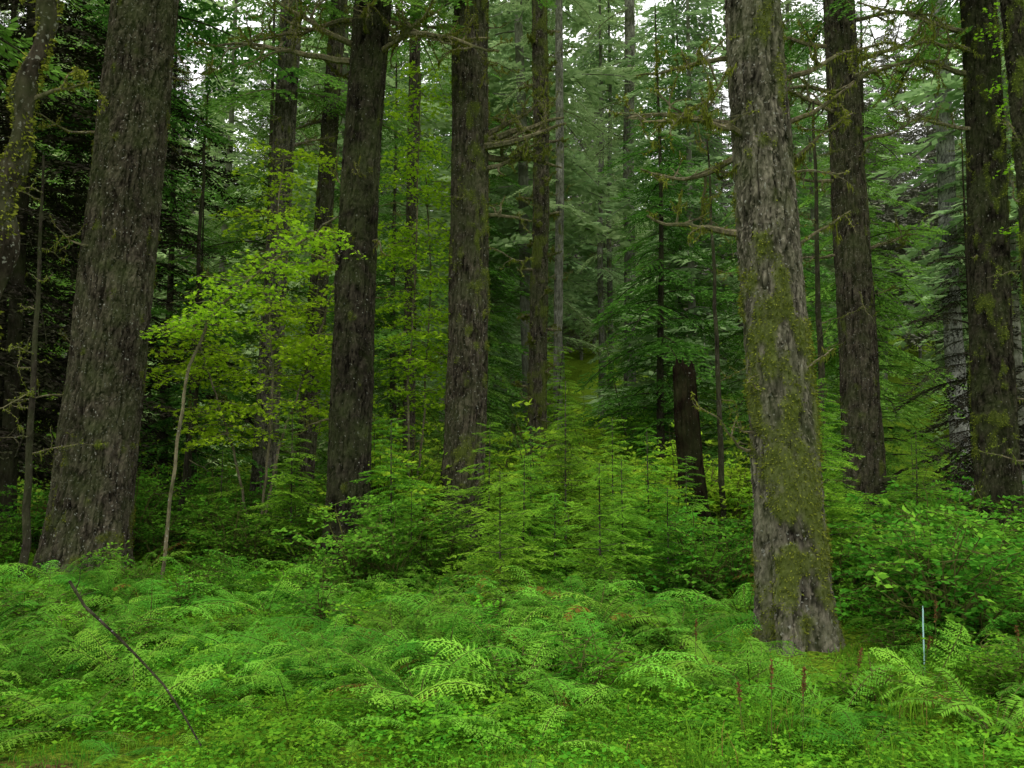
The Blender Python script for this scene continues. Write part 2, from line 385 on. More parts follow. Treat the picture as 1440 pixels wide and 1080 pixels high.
    if crown:
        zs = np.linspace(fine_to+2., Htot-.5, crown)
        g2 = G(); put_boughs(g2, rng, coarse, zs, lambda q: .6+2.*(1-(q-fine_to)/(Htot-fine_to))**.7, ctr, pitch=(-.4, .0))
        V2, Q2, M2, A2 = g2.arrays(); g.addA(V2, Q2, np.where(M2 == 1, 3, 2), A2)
    me = g.mesh(name, [bark, M_moss, M_dead, fol or M_hem], False)
    return obj(name, me, (xb, y, z0))

def band(z, a, b, s=.6): return 1/(1+np.exp(-(z-a)/s))*1/(1+np.exp((z-b)/s))
rb_ = np.random.default_rng(88)
def rbs(n, z0, z1, L0, L1, a0=0, a1=360): return [(float(rb_.uniform(z0, z1)), float(rb_.uniform(a0, a1)), float(rb_.uniform(L0, L1)), float(rb_.uniform(-.45, 0))) for _ in range(n)]
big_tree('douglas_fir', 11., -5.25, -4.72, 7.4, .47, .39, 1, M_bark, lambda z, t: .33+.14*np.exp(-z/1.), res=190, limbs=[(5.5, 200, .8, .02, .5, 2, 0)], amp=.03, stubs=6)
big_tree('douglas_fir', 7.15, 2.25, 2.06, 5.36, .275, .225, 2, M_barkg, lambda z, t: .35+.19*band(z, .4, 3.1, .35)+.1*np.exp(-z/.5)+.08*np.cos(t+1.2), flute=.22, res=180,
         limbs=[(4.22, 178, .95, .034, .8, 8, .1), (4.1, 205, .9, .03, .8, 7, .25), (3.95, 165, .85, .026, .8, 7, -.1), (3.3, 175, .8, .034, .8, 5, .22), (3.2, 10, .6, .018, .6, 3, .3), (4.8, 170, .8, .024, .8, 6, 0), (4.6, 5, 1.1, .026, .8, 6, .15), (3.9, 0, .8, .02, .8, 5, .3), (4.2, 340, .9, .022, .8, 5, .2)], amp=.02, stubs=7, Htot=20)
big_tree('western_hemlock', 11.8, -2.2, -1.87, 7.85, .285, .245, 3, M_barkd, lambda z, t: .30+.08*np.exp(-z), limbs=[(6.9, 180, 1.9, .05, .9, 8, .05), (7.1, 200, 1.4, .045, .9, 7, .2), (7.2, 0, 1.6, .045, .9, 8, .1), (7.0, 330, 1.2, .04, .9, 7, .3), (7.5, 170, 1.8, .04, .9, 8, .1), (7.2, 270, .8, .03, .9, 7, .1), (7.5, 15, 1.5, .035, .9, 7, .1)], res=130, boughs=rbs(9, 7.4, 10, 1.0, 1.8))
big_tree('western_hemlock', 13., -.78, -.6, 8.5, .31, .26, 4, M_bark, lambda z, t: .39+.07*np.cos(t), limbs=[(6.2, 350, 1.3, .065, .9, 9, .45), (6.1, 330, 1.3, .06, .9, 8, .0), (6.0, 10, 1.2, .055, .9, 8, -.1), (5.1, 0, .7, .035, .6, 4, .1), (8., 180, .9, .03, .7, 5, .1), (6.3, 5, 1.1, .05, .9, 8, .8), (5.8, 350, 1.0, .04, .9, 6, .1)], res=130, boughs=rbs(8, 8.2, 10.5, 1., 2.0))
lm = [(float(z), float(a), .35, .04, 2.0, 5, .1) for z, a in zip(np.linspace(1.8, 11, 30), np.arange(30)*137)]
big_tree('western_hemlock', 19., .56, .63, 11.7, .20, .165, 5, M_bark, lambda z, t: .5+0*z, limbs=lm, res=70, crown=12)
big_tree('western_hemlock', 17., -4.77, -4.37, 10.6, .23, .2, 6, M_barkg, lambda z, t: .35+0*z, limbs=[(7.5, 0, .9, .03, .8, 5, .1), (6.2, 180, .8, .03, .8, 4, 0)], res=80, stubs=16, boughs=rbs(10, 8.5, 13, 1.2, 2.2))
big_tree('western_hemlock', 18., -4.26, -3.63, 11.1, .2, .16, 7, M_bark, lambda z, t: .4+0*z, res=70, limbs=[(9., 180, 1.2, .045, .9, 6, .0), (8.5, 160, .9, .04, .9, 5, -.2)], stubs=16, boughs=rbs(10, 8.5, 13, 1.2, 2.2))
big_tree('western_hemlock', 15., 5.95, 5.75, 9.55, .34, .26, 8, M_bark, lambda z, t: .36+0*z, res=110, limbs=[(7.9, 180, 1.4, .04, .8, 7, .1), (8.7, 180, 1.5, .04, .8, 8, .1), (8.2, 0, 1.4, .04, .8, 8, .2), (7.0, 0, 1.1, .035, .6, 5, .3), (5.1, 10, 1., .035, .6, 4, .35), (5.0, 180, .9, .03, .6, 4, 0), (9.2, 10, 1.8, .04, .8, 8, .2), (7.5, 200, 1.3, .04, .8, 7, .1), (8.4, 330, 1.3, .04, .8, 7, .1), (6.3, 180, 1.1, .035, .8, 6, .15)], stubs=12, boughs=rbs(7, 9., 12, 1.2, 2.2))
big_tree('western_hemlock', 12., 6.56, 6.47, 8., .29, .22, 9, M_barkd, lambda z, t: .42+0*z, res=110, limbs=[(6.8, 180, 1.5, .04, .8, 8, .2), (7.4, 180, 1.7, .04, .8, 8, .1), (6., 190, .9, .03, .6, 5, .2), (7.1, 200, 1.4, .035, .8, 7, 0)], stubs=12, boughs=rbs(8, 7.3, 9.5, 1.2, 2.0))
big_tree('western_hemlock', 10., 6.0, 5.8, 7., .13, .11, 10, M_barkd, lambda z, t: .5+0*z, res=60, stubs=12, crown=10, Htot=16)
big_tree('silver_fir', 28., 14.1, 13.95, 16.4, .30, .24, 11, M_barkp, res=60, stubs=8, amp=.01, Htot=30)
big_tree('western_hemlock', 32., 4.2, 4.35, 18, .23, .18, 12, M_barkhaze, lambda z, t: .35+0*z, res=48, stubs=30, Htot=32, crown=30, fol=M_farhaze, boughs=rbs(14, 5, 18, 1.5, 2.6))
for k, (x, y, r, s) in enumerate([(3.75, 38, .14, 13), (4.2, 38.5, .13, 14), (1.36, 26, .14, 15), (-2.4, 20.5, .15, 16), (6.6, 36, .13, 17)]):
    big_tree('western_hemlock', y, x, x+.1, 14, r, r*.8, s, M_barkhaze if y > 25 else M_bark, lambda z, t: .38+0*z, res=36, stubs=26, crown=26, Htot=26, amp=.012, fol=M_farhaze if y > 25 else None, boughs=rbs(14, 4, 16, 1.2, 2.4))

def snag(name, x, y, Ht, r, seed, mat, nst=12, lean=0.):
    rng = np.random.default_rng(seed); g = G(); t = np.linspace(0, 1, 16)
    pts = np.stack([lean*t+rng.normal(0, .01, 16), rng.normal(0, .01, 16), t*(Ht+.2)-.2], 1)
    g.tube(pts, r*(1-.75*t), 10, 0)
    for k in range(nst):
        z = rng.uniform(.8, Ht); a = rng.uniform(0, 6.28)
        dead_branch(g, (lean*z/Ht, 0, z), (cos(a), sin(a), rng.uniform(-.3, .2)), rng.uniform(.3, 1.), .009, rng, 1, .4)
    obj(name, g.mesh(name, [mat, M_moss, M_dead]), (x, y, H1(x, y)))
snag('dead_sapling', 3.32, 14, 6.6, .055, 31, M_barkd, lean=-.15)
snag('dead_sapling', 5.1, 14.6, 7.5, .075, 32, M_barkd)
snag('dead_sapling', -5.85, 16, 8., .07, 33, M_barkd, lean=.2)
snag('dead_sapling', -5.55, 10.2, 5., .05, 34, M_barkd, lean=.05)
snag('dead_sapling', -5.1, 13.5, 4.2, .05, 35, M_barkd, lean=.5)
def stump():
    g = G(); ns = 48; zl = np.linspace(-.2, 1, 70); th = np.arange(ns)*2*pi/ns
    ZZ, TH = np.meshgrid(zl, th, indexing='ij'); z = ZZ.ravel(); t = TH.ravel()
    top = 2.5+.5*vnoise(np.stack([np.cos(t)*.9, np.sin(t)*.9, t*0], 1), 4)+.16*vnoise(np.stack([np.cos(t)*7, np.sin(t)*7, t*0], 1), 5)
    zz = np.where(z > 0, z*top, z)
    r = .22-.055*zz/2.5+.12*np.exp(-zz*2)
    c = np.stack([np.cos(t)*3, np.sin(t)*3, zz*.7], 1); r = r+.10*(fbm(c*1.4, 3, 8)-.5)
    V = np.stack([np.cos(t)*r-.05*zz, np.sin(t)*r, zz], 1)
    Vi = V[-ns:].copy(); cc = Vi.mean(0); Vi = cc+(Vi-cc)*np.array([.55, .55, .3])-np.array([0, 0, .3])
    V = np.concatenate([V, Vi]); m = len(zl)+1
    i = np.arange(m-1)[:, None]*ns; j = np.arange(ns)[None, :]; k = (j+1) % ns
    g.add(V, np.stack([i+j, i+k, i+ns+k, i+ns+j], -1).reshape(-1, 4), 0, .5, np.resize(fbm(V*np.array([14, 14, 4]), 2, 3), len(V)))
    obj('broken_stump', g.mesh('broken_stump', [M_stump]), (2.75, 13.4, H1(2.75, 13.4)))
stump()

def maple_trunk():
    rng = np.random.default_rng(41); g = G()
    P = np.array([(-3.95, 6, -.2), (-3.8, 6, 1.2), (-3.6, 6, 2.4), (-3.5, 6, 3.1), (-3.44, 6, 3.7), (-3.34, 6, 4.3), (-3.24, 6.05, 5.), (-3.1, 6.1, 6.2), (-3., 6, 8)])
    t = np.linspace(0, 8, 60); P = np.stack([np.interp(t, range(9), P[:, k]) for k in range(3)], 1)
    P[:, 0] += .03*np.sin(t*5); base = np.array([-3.95, 6, 0]); P -= base
    rr = np.linspace(.10, .05, 60)*(1+.15*np.sin(t*7)+.1*rng.normal(0, .5, 60))
    g.tube(P, rr, 16, 0)
    m = 9000; u = rng.uniform(0, 59, m); i = u.astype(int); f = (u-i)[:, None]; Nn = nrm(rng.normal(0, 1, (m, 3))*np.array([1, 1, .2]))
    Q = P[i]*(1-f)+P[np.minimum(i+1, 59)]*f; ok = vnoise(Q*5+Nn*1.2, 3) > .55
    fuzz(g, (Q+Nn*rr[i][:, None])[ok], Nn[ok], rng, .03)
    for z, a in ((4.1, 10), (4.9, 180)):
        k = int(np.argmin(abs(P[:, 2]-z))); dead_branch(g, P[k], (cos(radians(a)), sin(radians(a)), .1), .5, .02, rng, 0, .8)
    obj('bigleaf_maple', g.mesh('bigleaf_maple', [M_maple, M_moss, M_dead], True), (-3.95, 6, H1(-3.95, 6)))
maple_trunk()

# ------------------------------------------------------------------ vine maple
def star_leaves(P, nrmv, D, S, rng):
    n = len(P); U = nrm(D); W = nrm(np.cross(nrmv, U))
    lob = [(-105, .62), (-52, .88), (0, 1.), (52, .88), (105, .62)]
    Vs = [P[:, None, :]]
    def pt(a, r): a = radians(a); return (P+S[:, None]*r*(cos(a)*U+sin(a)*W))[:, None, :]
    notch = [(-150, .3), (-78, .45), (-26, .5), (26, .5), (78, .45), (150, .3)]
    for a, r in notch: Vs.append(pt(a, r))
    for a, r in lob: Vs.append(pt(a, r)-nrmv[:, None, :]*S[:, None, None]*.12)
    V = np.concatenate(Vs, 1).reshape(-1, 3)
    q = np.array([[0, 1+k, 7+k, 2+k] for k in range(5)])
    Q = (np.arange(n)[:, None, None]*12+q[None]).reshape(-1, 4)
    return V, Q
def vine_maple(name, base, stems, seed, nspray, Ls=(.5, 1.1), size=.045, mat=None, low=.32, r0=.03, high=.999):
    rng = np.random.default_rng(seed); g = G(); b = np.array([base[0], base[1], H1(*base)])
    for S in stems:
        S = np.array(S, float); k = np.arange(len(S)); u = np.linspace(0, len(S)-1, 30)
        P = np.stack([np.interp(u, k, S[:, c]) for c in range(3)], 1)
        for c in range(3): P[1:-1, c] = (P[:-2, c]+P[1:-1, c]*2+P[2:, c])/4
        P += rng.normal(0, .008, P.shape); P[0, 2] = b[2]-.1; P = P-b
        g.tube(P, np.linspace(r0, .01, 30), 6, 0)
        for q in range(nspray):
            i = int(rng.uniform(low, high)*30); a = rng.uniform(0, 6.28); L = rng.uniform(*Ls)
            d = np.array([cos(a), sin(a), rng.uniform(-.1, .35)]); s = np.linspace(0, 1, 8)
            tw = P[i]+d*s[:, None]*L; tw[:, 2] -= .25*L*s*s; tw += rng.normal(0, .012, tw.shape)
            g.tube(tw, np.linspace(.007, .002, 8), 4, 0)
            n = int(L*75); u2 = rng.uniform(.15, 1, n); pos = np.stack([np.interp(u2, s, tw[:, c]) for c in range(3)], 1)
            side = np.array([-sin(a), cos(a), 0]); off = rng.normal(0, .17, n)*(1.1-u2*.6); pos = pos+side*off[:, None]+rng.normal(0, .03, (n, 3))
            pos[:, 2] -= np.abs(off)*.25
            nn = nrm(np.array([0, 0, 1.])+rng.normal(0, .42, (n, 3))); dd = nrm(d*.6+side*np.sign(off)[:, None]+rng.normal(0, .5, (n, 3)))
            dd = nrm(dd-nn*(dd*nn).sum(1)[:, None])
            V, Q = star_leaves(pos, nn, dd, size*rng.uniform(.55, 1.2, n), rng); g.add(V, Q, 1, np.repeat(rng.uniform(0, 1, n), 12))
    obj(name, g.mesh(name, [M_dead, mat or M_maplel]), tuple(b))
y = 10.5
vine_maple('vine_maple', (-4.1, 10.5), [[(-4.1, y, 0), (-3.95, y, 1.75), (-3.85, y, 2.6), (-3.58, y, 3.27), (-3.1, y, 3.73), (-2.52, y, 4.15), (-2.1, y, 4.45)]], 51, 42, (.4, .85), low=.42, high=.9, r0=.024)
vine_maple('vine_maple', (-3.6, 12.6), [[(-3.6, 12.6, 0), (-3.45, 12.6, 1.5), (-3.4, 12.6, 2.6), (-3.5, 12.6, 3.9), (-3.3, 12.6, 5.9)], [(-3.6, 12.6, 0), (-3.3, 12.7, 1.8), (-2.8, 12.9, 3.4), (-2.4, 13.1, 5.0)], [(-3.6, 12.6, 0), (-3.9, 12.6, 1.5), (-4.3, 12.7, 2.6), (-4.6, 12.7, 3.5)]], 52, 50, (.45, .95), low=.42, r0=.022, size=.052)
vine_maple('vine_maple', (-1.5, 13.2), [[(-1.5, 13.2, 0), (-1.55, 13.2, 2.5), (-1.45, 13.2, 4.5), (-1.4, 13.2, 7.4)], [(-1.5, 13.2, 0), (-1.35, 13.4, 2.), (-1.25, 13.6, 4.2), (-1.35, 13.5, 6.)], [(-1.5, 13.2, 0), (-2.3, 13.8, 1.8), (-3.0, 14, 3.4)]], 53, 66, (.35, .8), low=.35, r0=.022, size=.052)
vine_maple('vine_maple', (7.3, 11.2), [[(7.3, 11.2, 0), (7.1, 11.2, 3), (6.9, 11.2, 5.5), (6.6, 11.2, 7.5)]], 54, 46, (.3, .7), .04)

# ------------------------------------------------------------------ mid conifers
hem = [conifer(101, 11, .8, 2.4, 95, fine, .1, [M_barkd, M_hem], stubs=20, shape=.6), conifer(102, 15, 1.2, 2.7, 105, fine, .12, [M_bark, M_hem], stubs=25, shape=.55),
       conifer(103, 7.5, .4, 1.9, 80, fine, .07, [M_barkd, M_hem], stubs=10)]
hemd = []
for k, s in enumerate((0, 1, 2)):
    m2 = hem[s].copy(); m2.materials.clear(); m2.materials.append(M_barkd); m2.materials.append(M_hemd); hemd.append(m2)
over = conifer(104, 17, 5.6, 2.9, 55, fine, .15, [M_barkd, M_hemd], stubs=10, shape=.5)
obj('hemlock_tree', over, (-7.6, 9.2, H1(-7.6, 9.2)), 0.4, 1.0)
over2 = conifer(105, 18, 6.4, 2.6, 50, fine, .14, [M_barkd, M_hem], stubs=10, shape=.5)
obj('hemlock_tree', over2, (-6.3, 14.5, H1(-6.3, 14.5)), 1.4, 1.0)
spots = [(-7.6, 13.5, 1, 1), (-9.0, 15.5, 0, 1), (-7.4, 17.2, 1, 1), (-5.7, 20.5, 1, 0), (-8.2, 21, 1, 0), (-10.5, 18, 1, 1), (-3.1, 23, 1, 0), (-5.9, 16.6, 2, 0), (-.75, 22, 2, 0), (-11, 22, 1, 0), (-9.2, 12, 0, 1), (-4.6, 26, 1, 0), (-1.0, 27, 1, 0),
         (3.35, 19.8, 0, 0), (5.6, 20, 0, 0), (7.4, 18.2, 0, 0), (7.4, 14.2, 2, 1), (9.0, 13.5, 0, 1), (14, 20, 1, 1), (7.6, 24, 1, 0), (5.2, 27, 1, 0), (10.2, 25.5, 0, 0)]
for k, (x, y, t, dk) in enumerate(spots):
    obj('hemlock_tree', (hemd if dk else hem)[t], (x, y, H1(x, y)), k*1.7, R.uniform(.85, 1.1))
yng = [conifer(201, 1.7, .08, .78, 80, med, .014, [M_bark, M_young], shape=.75, pitch=(-.1, .35), tip=.16), conifer(202, 2.2, .1, .95, 90, med, .017, [M_bark, M_young], shape=.8, pitch=(-.15, .3), tip=.14),
       conifer(203, 1.2, .05, .6, 60, med, .010, [M_bark, M_young], shape=.7, pitch=(-.1, .4), tip=.2)]
ysp = [(.1, 9.5, 0), (.62, 10.5, 1), (-1.5, 11.2, 0), (-.3, 10.4, 0), (1.25, 10, 0), (1.65, 9.4, 2), (2.9, 9.0, 2), (1.3, 11.6, 1), (.25, 12., 1), (-.75, 11.0, 2), (-1.15, 10.2, 2), (.9, 9., 2), (2.0, 10.4, 0), (3.3, 9.5, 0), (-1.9, 12.4, 0), (.8, 13.0, 1), (-2.9, 11.8, 0), (4.2, 12., 1), (-4., 12.2, 0), (5.2, 11.5, 0), (-.1, 8.8, 2), (.45, 9.7, 2), (1.7, 11., 0), (3.6, 10.8, 1), (4.6, 10.2, 0)]
for k, (x, y, t) in enumerate(ysp): obj('young_hemlock', yng[t], (x, y, H1(x, y)-.02), k*2.1, R.uniform(.75, 1.25))

# ------------------------------------------------------------------ scatter
def scatter(name, meshes, X, Y, scl, idx=None, tilt=.08, sink=0., zrange=1.0):
    X = np.asarray(X); Y = np.asarray(Y); n = len(X)
    c = bpy.data.collections.new(name+'_parts')
    for k, me in enumerate(meshes):
        o = bpy.data.objects.new('%s_kind_%02d' % (name, k), me); c.objects.link(o)
    Z = height(X, Y)-sink
    me = bpy.data.meshes.new(name); me.vertices.add(n); me.vertices.foreach_set('co', np.stack([X, Y, Z], 1).astype(np.float32).ravel())
    rot = np.stack([R.normal(0, tilt, n), R.normal(0, tilt, n), R.uniform(0, 6.28, n)], 1)
    a = me.attributes.new('rot', 'FLOAT_VECTOR', 'POINT'); a.data.foreach_set('vector', rot.astype(np.float32).ravel())
    s3 = np.stack([scl, scl, np.asarray(scl)*R.uniform(1-.15*zrange, 1+.15*zrange, n)], 1)
    a = me.attributes.new('scl', 'FLOAT_VECTOR', 'POINT'); a.data.foreach_set('vector', s3.astype(np.float32).ravel())
    a = me.attributes.new('idx', 'INT', 'POINT'); a.data.foreach_set('value', (R.integers(0, len(meshes), n) if idx is None else idx).astype(np.int32))
    o = obj(name, me)
    ng = bpy.data.node_groups.new(name+'_gn', 'GeometryNodeTree')
    ng.interface.new_socket('Geometry', in_out='INPUT', socket_type='NodeSocketGeometry'); ng.interface.new_socket('Geometry', in_out='OUTPUT', socket_type='NodeSocketGeometry')
    N = ng.nodes; L = ng.links; gi = N.new('NodeGroupInput'); go = N.new('NodeGroupOutput'); ip = N.new('GeometryNodeInstanceOnPoints'); ci = N.new('GeometryNodeCollectionInfo')
    ci.inputs['Collection'].default_value = c; ci.inputs['Separate Children'].default_value = True; ci.inputs['Reset Children'].default_value = True
    def na(nm, ty):
        q = N.new('GeometryNodeInputNamedAttribute'); q.data_type = ty; q.inputs['Name'].default_value = nm; return q
    L.new(gi.outputs[0], ip.inputs['Points']); L.new(ci.outputs[0], ip.inputs['Instance']); ip.inputs['Pick Instance'].default_value = True
    L.new(na('idx', 'INT').outputs['Attribute'], ip.inputs['Instance Index'])
    L.new(na('rot', 'FLOAT_VECTOR').outputs['Attribute'], ip.inputs['Rotation']); L.new(na('scl', 'FLOAT_VECTOR').outputs['Attribute'], ip.inputs['Scale'])
    L.new(ip.outputs[0], go.inputs[0])
    md = o.modifiers.new('scatter', 'NODES'); md.node_group = ng
    return o

def fern(seed, nf, mat, sp=.028, pl=.2, n=14, stiff=0., lf=(.6, 1.15), pw=.014):
    rng = np.random.default_rng(seed); g = G()
    for f in range(nf):
        a = f*2*pi/nf+rng.uniform(-.4, .4); L = rng.uniform(.6, 1.15); lift = rng.uniform(*lf); ex = rng.uniform(.75, 1.0); bend = rng.uniform(-.12, .12)
        cx = lambda t: L*ex*(t**1.15); cz = lambda t: L*lift*(t-.46*t*t-.14*t**4); cyb = lambda t: bend*L*t*t
        Rm = rotm(a, 0, rng.uniform(-.45, .45))
        P=[]; D=[]; Ls=[]; Ws=[]
        for t in np.linspace(.22, .985, n):
            pr = pl*(sin(pi*min(1., max(t-.12, .02)**.8)))**.75*rng.uniform(.75, 1.15)+.012
            sl = lift*(1-.92*t-.56*t**3)/ex
            for sd in (-1, 1):
                ang = sd*radians(74-22*t+rng.uniform(-9, 9)); b = np.array([cx(t), cyb(t), cz(t)])
                d = np.array([cos(ang), sin(ang), cos(ang)*sl-.2+rng.uniform(-.18, .12)])
                if sp:
                    s = np.arange(.012, pr*L*.92, sp); pts = b+d*s[:, None]; pts[:, 2] -= s*s*1.8
                    for q in (-1, 1):
                        a2 = ang+q*radians(60)+rng.uniform(-.2, .2, len(s))
                        P.append(pts); D.append(nrm(np.stack([np.cos(a2), np.sin(a2), np.cos(a2)*sl+rng.uniform(-.4, .15, len(s))], 1))); Ls.append(.036*(1.1-.75*s/(pr*L))); Ws.append(np.full(len(s), .008))
                    P.append(b[None]); D.append(nrm(d[None])); Ls.append([pr*L]); Ws.append([.006])
                else:
                    P.append(b[None]); D.append(nrm((d+rng.normal(0, .08, 3))[None])); Ls.append([pr*L]); Ws.append([pw])
        P = np.concatenate(P); D = np.concatenate(D); Ls = np.concatenate(Ls); Ws = np.concatenate(Ws)
        V, Q = rhombi(P, D, Ls, Ws, np.tile([0, 0, 1.], (len(P), 1))+rng.normal(0, .3, (len(P), 3)), .3)
        vf = rng.uniform(.05, .85) if rng.uniform() > .04 else 1.
        g.add(V@Rm.T, Q, 0, np.repeat(np.clip(vf+rng.uniform(-.15, .15, len(P)), 0, .92 if vf < 1 else 1), 4))
        t = np.linspace(0, .98, 10); g.tube(np.stack([cx(t), cyb(t), cz(t)], 1)@Rm.T, np.linspace(.006, .002, 10), 3, 1)
    return g.mesh('fern_mesh', [mat, M_stem])
ferns = [fern(301, 6, M_fern), fern(302, 5, M_fern), fern(303, 7, M_fern, lf=(.4, .9)), fern(304, 4, M_fern, lf=(.35, .7)), fern(305, 5, M_fern, lf=(.3, .8), n=17, pl=.24)]
swords = [fern(311, 15, M_sword, sp=0, pl=.10, n=34, lf=(.8, 1.5), pw=.009), fern(312, 18, M_sword, sp=0, pl=.09, n=34, lf=(.7, 1.6), pw=.009)]

def leafy(seed, nst, Ht, spread, nl, ls, mat, lw=.38):
    rng = np.random.default_rng(seed); g = G()
    for s in range(nst):
        a = rng.uniform(0, 6.28); sp = rng.uniform(.1, 1)*spread; h = Ht*rng.uniform(.5, 1.05)*(1-.3*(sp/spread)**2)
        t = np.linspace(0, 1, 9); P = np.stack([cos(a)*sp*t**1.4, sin(a)*sp*t**1.4, h*t-.12*h*t**3], 1)+rng.normal(0, .012, (9, 3)); P[0, 2] = -.05
        g.tube(P, np.linspace(.008*Ht+.003, .002, 9), 4, 1)
        for tw in range(7):
            i = rng.integers(2, 9); aa = rng.uniform(0, 6.28); L = rng.uniform(.15, .38)*Ht**.5; d = np.array([cos(aa), sin(aa), rng.uniform(-.1, .5)])
            u = np.linspace(0, 1, 5); T = P[i]+d*u[:, None]*L; T[:, 2] -= .2*L*u*u; g.tube(T, np.linspace(.004, .0015, 5), 3, 1)
            n = nl; w = rng.uniform(.1, 1.05, n); pos = P[i]+d*w[:, None]*L; pos[:, 2] -= .2*L*w*w
            sd = np.array([-sin(aa), cos(aa), 0])*rng.choice([-1, 1], n)[:, None]
            D = nrm(sd+d*.6+rng.normal(0, .35, (n, 3))); nn = nrm(np.array([0, 0, 1.])+rng.normal(0, .45, (n, 3)))
            V, Q = rhombi(pos, D, ls*rng.uniform(.6, 1.25, n), ls*lw*.8, nn, .42); g.add(V, Q, 0, np.repeat(np.clip(rng.uniform(0, .7, n)+.25*P[i, 2]/Ht, 0, 1), 4))
    return g.mesh('shrub_mesh', [mat, M_stem])
shrubs_b = [leafy(401, 16, 1.9, .9, 15, .08, M_shb), leafy(402, 14, 1.5, .8, 15, .075, M_shb)]
shrubs = [leafy(411, 14, 1.1, .65, 14, .06, M_sh), leafy(412, 12, .9, .6, 14, .055, M_sh), leafy(413, 12, 1.4, .7, 13, .065, M_sh)]
lows = [leafy(421, 10, .5, .3, 9, .045, M_sh), leafy(422, 9, .42, .3, 9, .05, M_gc), leafy(423, 9, .5, .3, 9, .04, M_gc)]

def gcover(seed, n, rad, h, ls, mat, blades=False):
    rng = np.random.default_rng(seed); g = G()
    r = rad*np.sqrt(rng.uniform(0, 1, n)); a = rng.uniform(0, 6.28, n)
    if blades:
        P = np.stack([r*np.cos(a), r*np.sin(a), r*0-.01], 1); b = rng.uniform(0, 6.28, n); hh = h*rng.uniform(.5, 1.15, n)
        lean = rng.uniform(.1, .9, n)*hh; o = np.stack([np.cos(b), np.sin(b), b*0], 1); w = nrm(np.stack([-np.sin(b), np.cos(b), b*0], 1))*ls
        P1 = P+o*(lean*.3)[:, None]; P1[:, 2] += hh*.6; P2 = P+o*lean[:, None]; P2[:, 2] += hh*rng.uniform(.6, 1, n)
        V = np.stack([P-w, P+w, P1+w*.8, P1-w*.8, P2+w*.12, P2-w*.12], 1).reshape(-1, 3)
        Q = (np.arange(n)[:, None, None]*6+np.array([[0, 1, 2, 3], [3, 2, 4, 5]])[None]).reshape(-1, 4)
        vv = rng.uniform(0, .9, n); vv[rng.uniform(0, 1, n) < .06] = 1
        g.add(V, Q, 0, np.repeat(vv, 6))
    else:
        z = h*rng.uniform(.1, 1, n)*(1-.5*(r/rad)**2)
        P = np.stack([r*np.cos(a), r*np.sin(a), z], 1); P3 = np.repeat(P, 3, 0); b = np.repeat(rng.uniform(0, 6.28, n), 3)+np.tile([0, 2.1, 4.2], n)
        D = nrm(np.stack([np.cos(b), np.sin(b), rng.uniform(-.5, .35, n*3)], 1)); nn = nrm(np.array([0, 0, 1.])+rng.normal(0, .35, (n*3, 3)))
        V, Q = rhombi(P3, D, ls*rng.uniform(.6, 1.3, n*3), ls*.3, nn, .5); g.add(V, Q, 0, np.repeat(np.repeat(rng.uniform(0, 1, n), 3), 4))
    return g.mesh('cover_mesh', [mat])
covers = [gcover(501, 170, .3, .12, .020, M_gc), gcover(502, 130, .28, .18, .028, M_gc), gcover(503, 220, .3, .07, .014, M_gc)]
turf = [gcover(511, 420, .26, .05, .002, M_grass, True), gcover(512, 340, .26, .07, .0022, M_grass, True)]
tall = [gcover(521, 60, .16, .38, .003, M_grass, True), gcover(522, 45, .14, .3, .003, M_grass, True)]

def region(n, x0, x1, y0, y1, f=None):
    x = R.uniform(x0, x1, n); y = R.uniform(y0, y1, n)
    if f is not None:
        k = R.uniform(0, 1, n) < f(x, y); x, y = x[k], y[k]
    return x, y
def cat(*a): return np.concatenate([q[0] for q in a]), np.concatenate([q[1] for q in a])
def clump(x, y, s, fr=.8): return np.clip((fbm(np.stack([x*fr, y*fr, x*0+s], 1), 2, s)-.38)*6, 0, 1)
trees_xy = [(2.25, 7.15, .6), (2.15, 6.6, .5), (2.0, 6.1, .35), (-5.25, 11, .6), (-2.2, 11.8, .4), (-.78, 13, .4)]
def clear(X, Y, extra=0):
    k = np.ones(len(X), bool)
    for (a, b, r) in trees_xy: k &= np.hypot(X-a, Y-b) > r+extra
    return k
bare = lambda x, y: np.clip(np.hypot((x+2.6)/1.3, (y-4.4)/.7)-.45, .25, 1)

x, y = region(2400, -7, 7, 3.6, 12, lambda x, y: (.2+clump(x, y, 3))*bare(x, y)); k = np.hypot(x-2.25, y-7.15) > .4; x, y = x[k], y[k]
scatter('ground_cover_plants', covers, x, y, R.uniform(.6, 1.4, len(x)))
x, y = region(700, -5, 5, 3.4, 7.0, lambda x, y: clump(x, y, 6, 1.1)*bare(x, y)*np.clip(8-y, 0, 1)); k = clear(x, y, -.2); x, y = x[k], y[k]
scatter('grass', turf, x, y, R.uniform(.7, 1.25, len(x)))
x, y = region(80, .9, 4.6, 4.0, 5.8, lambda x, y: clump(x, y, 8, 1.2))
scatter('tall_grass', tall, x, y, R.uniform(.5, 1.0, len(x)))
cl = lambda x, y: .15+clump(x, y, 13, 1.5)
x, y = cat(region(400, -6.5, .8, 6.1, 10.5, cl), region(70, -1.8, 1.6, 5.3, 7., cl), region(30, -4.6, -1.6, 4.9, 6.6), region(110, 1.2, 6.5, 4.8, 9, cl), region(34, -.5, 2, 6.6, 8.6), region(9, -1.2, 2., 4.5, 5.2))
k = clear(x, y, .1); x, y = x[k], y[k]
scatter('lady_ferns', ferns, x, y, np.where(y < 5.3, .75, 1)*(.36+.46*R.uniform(0, 1, len(x))**1.4), tilt=.2)
x, y = region(260, -7, 6.5, 5.2, 11.5, lambda x, y: .15+clump(x, y, 17, 1.2)); k = clear(x, y, .0); x, y = x[k], y[k]
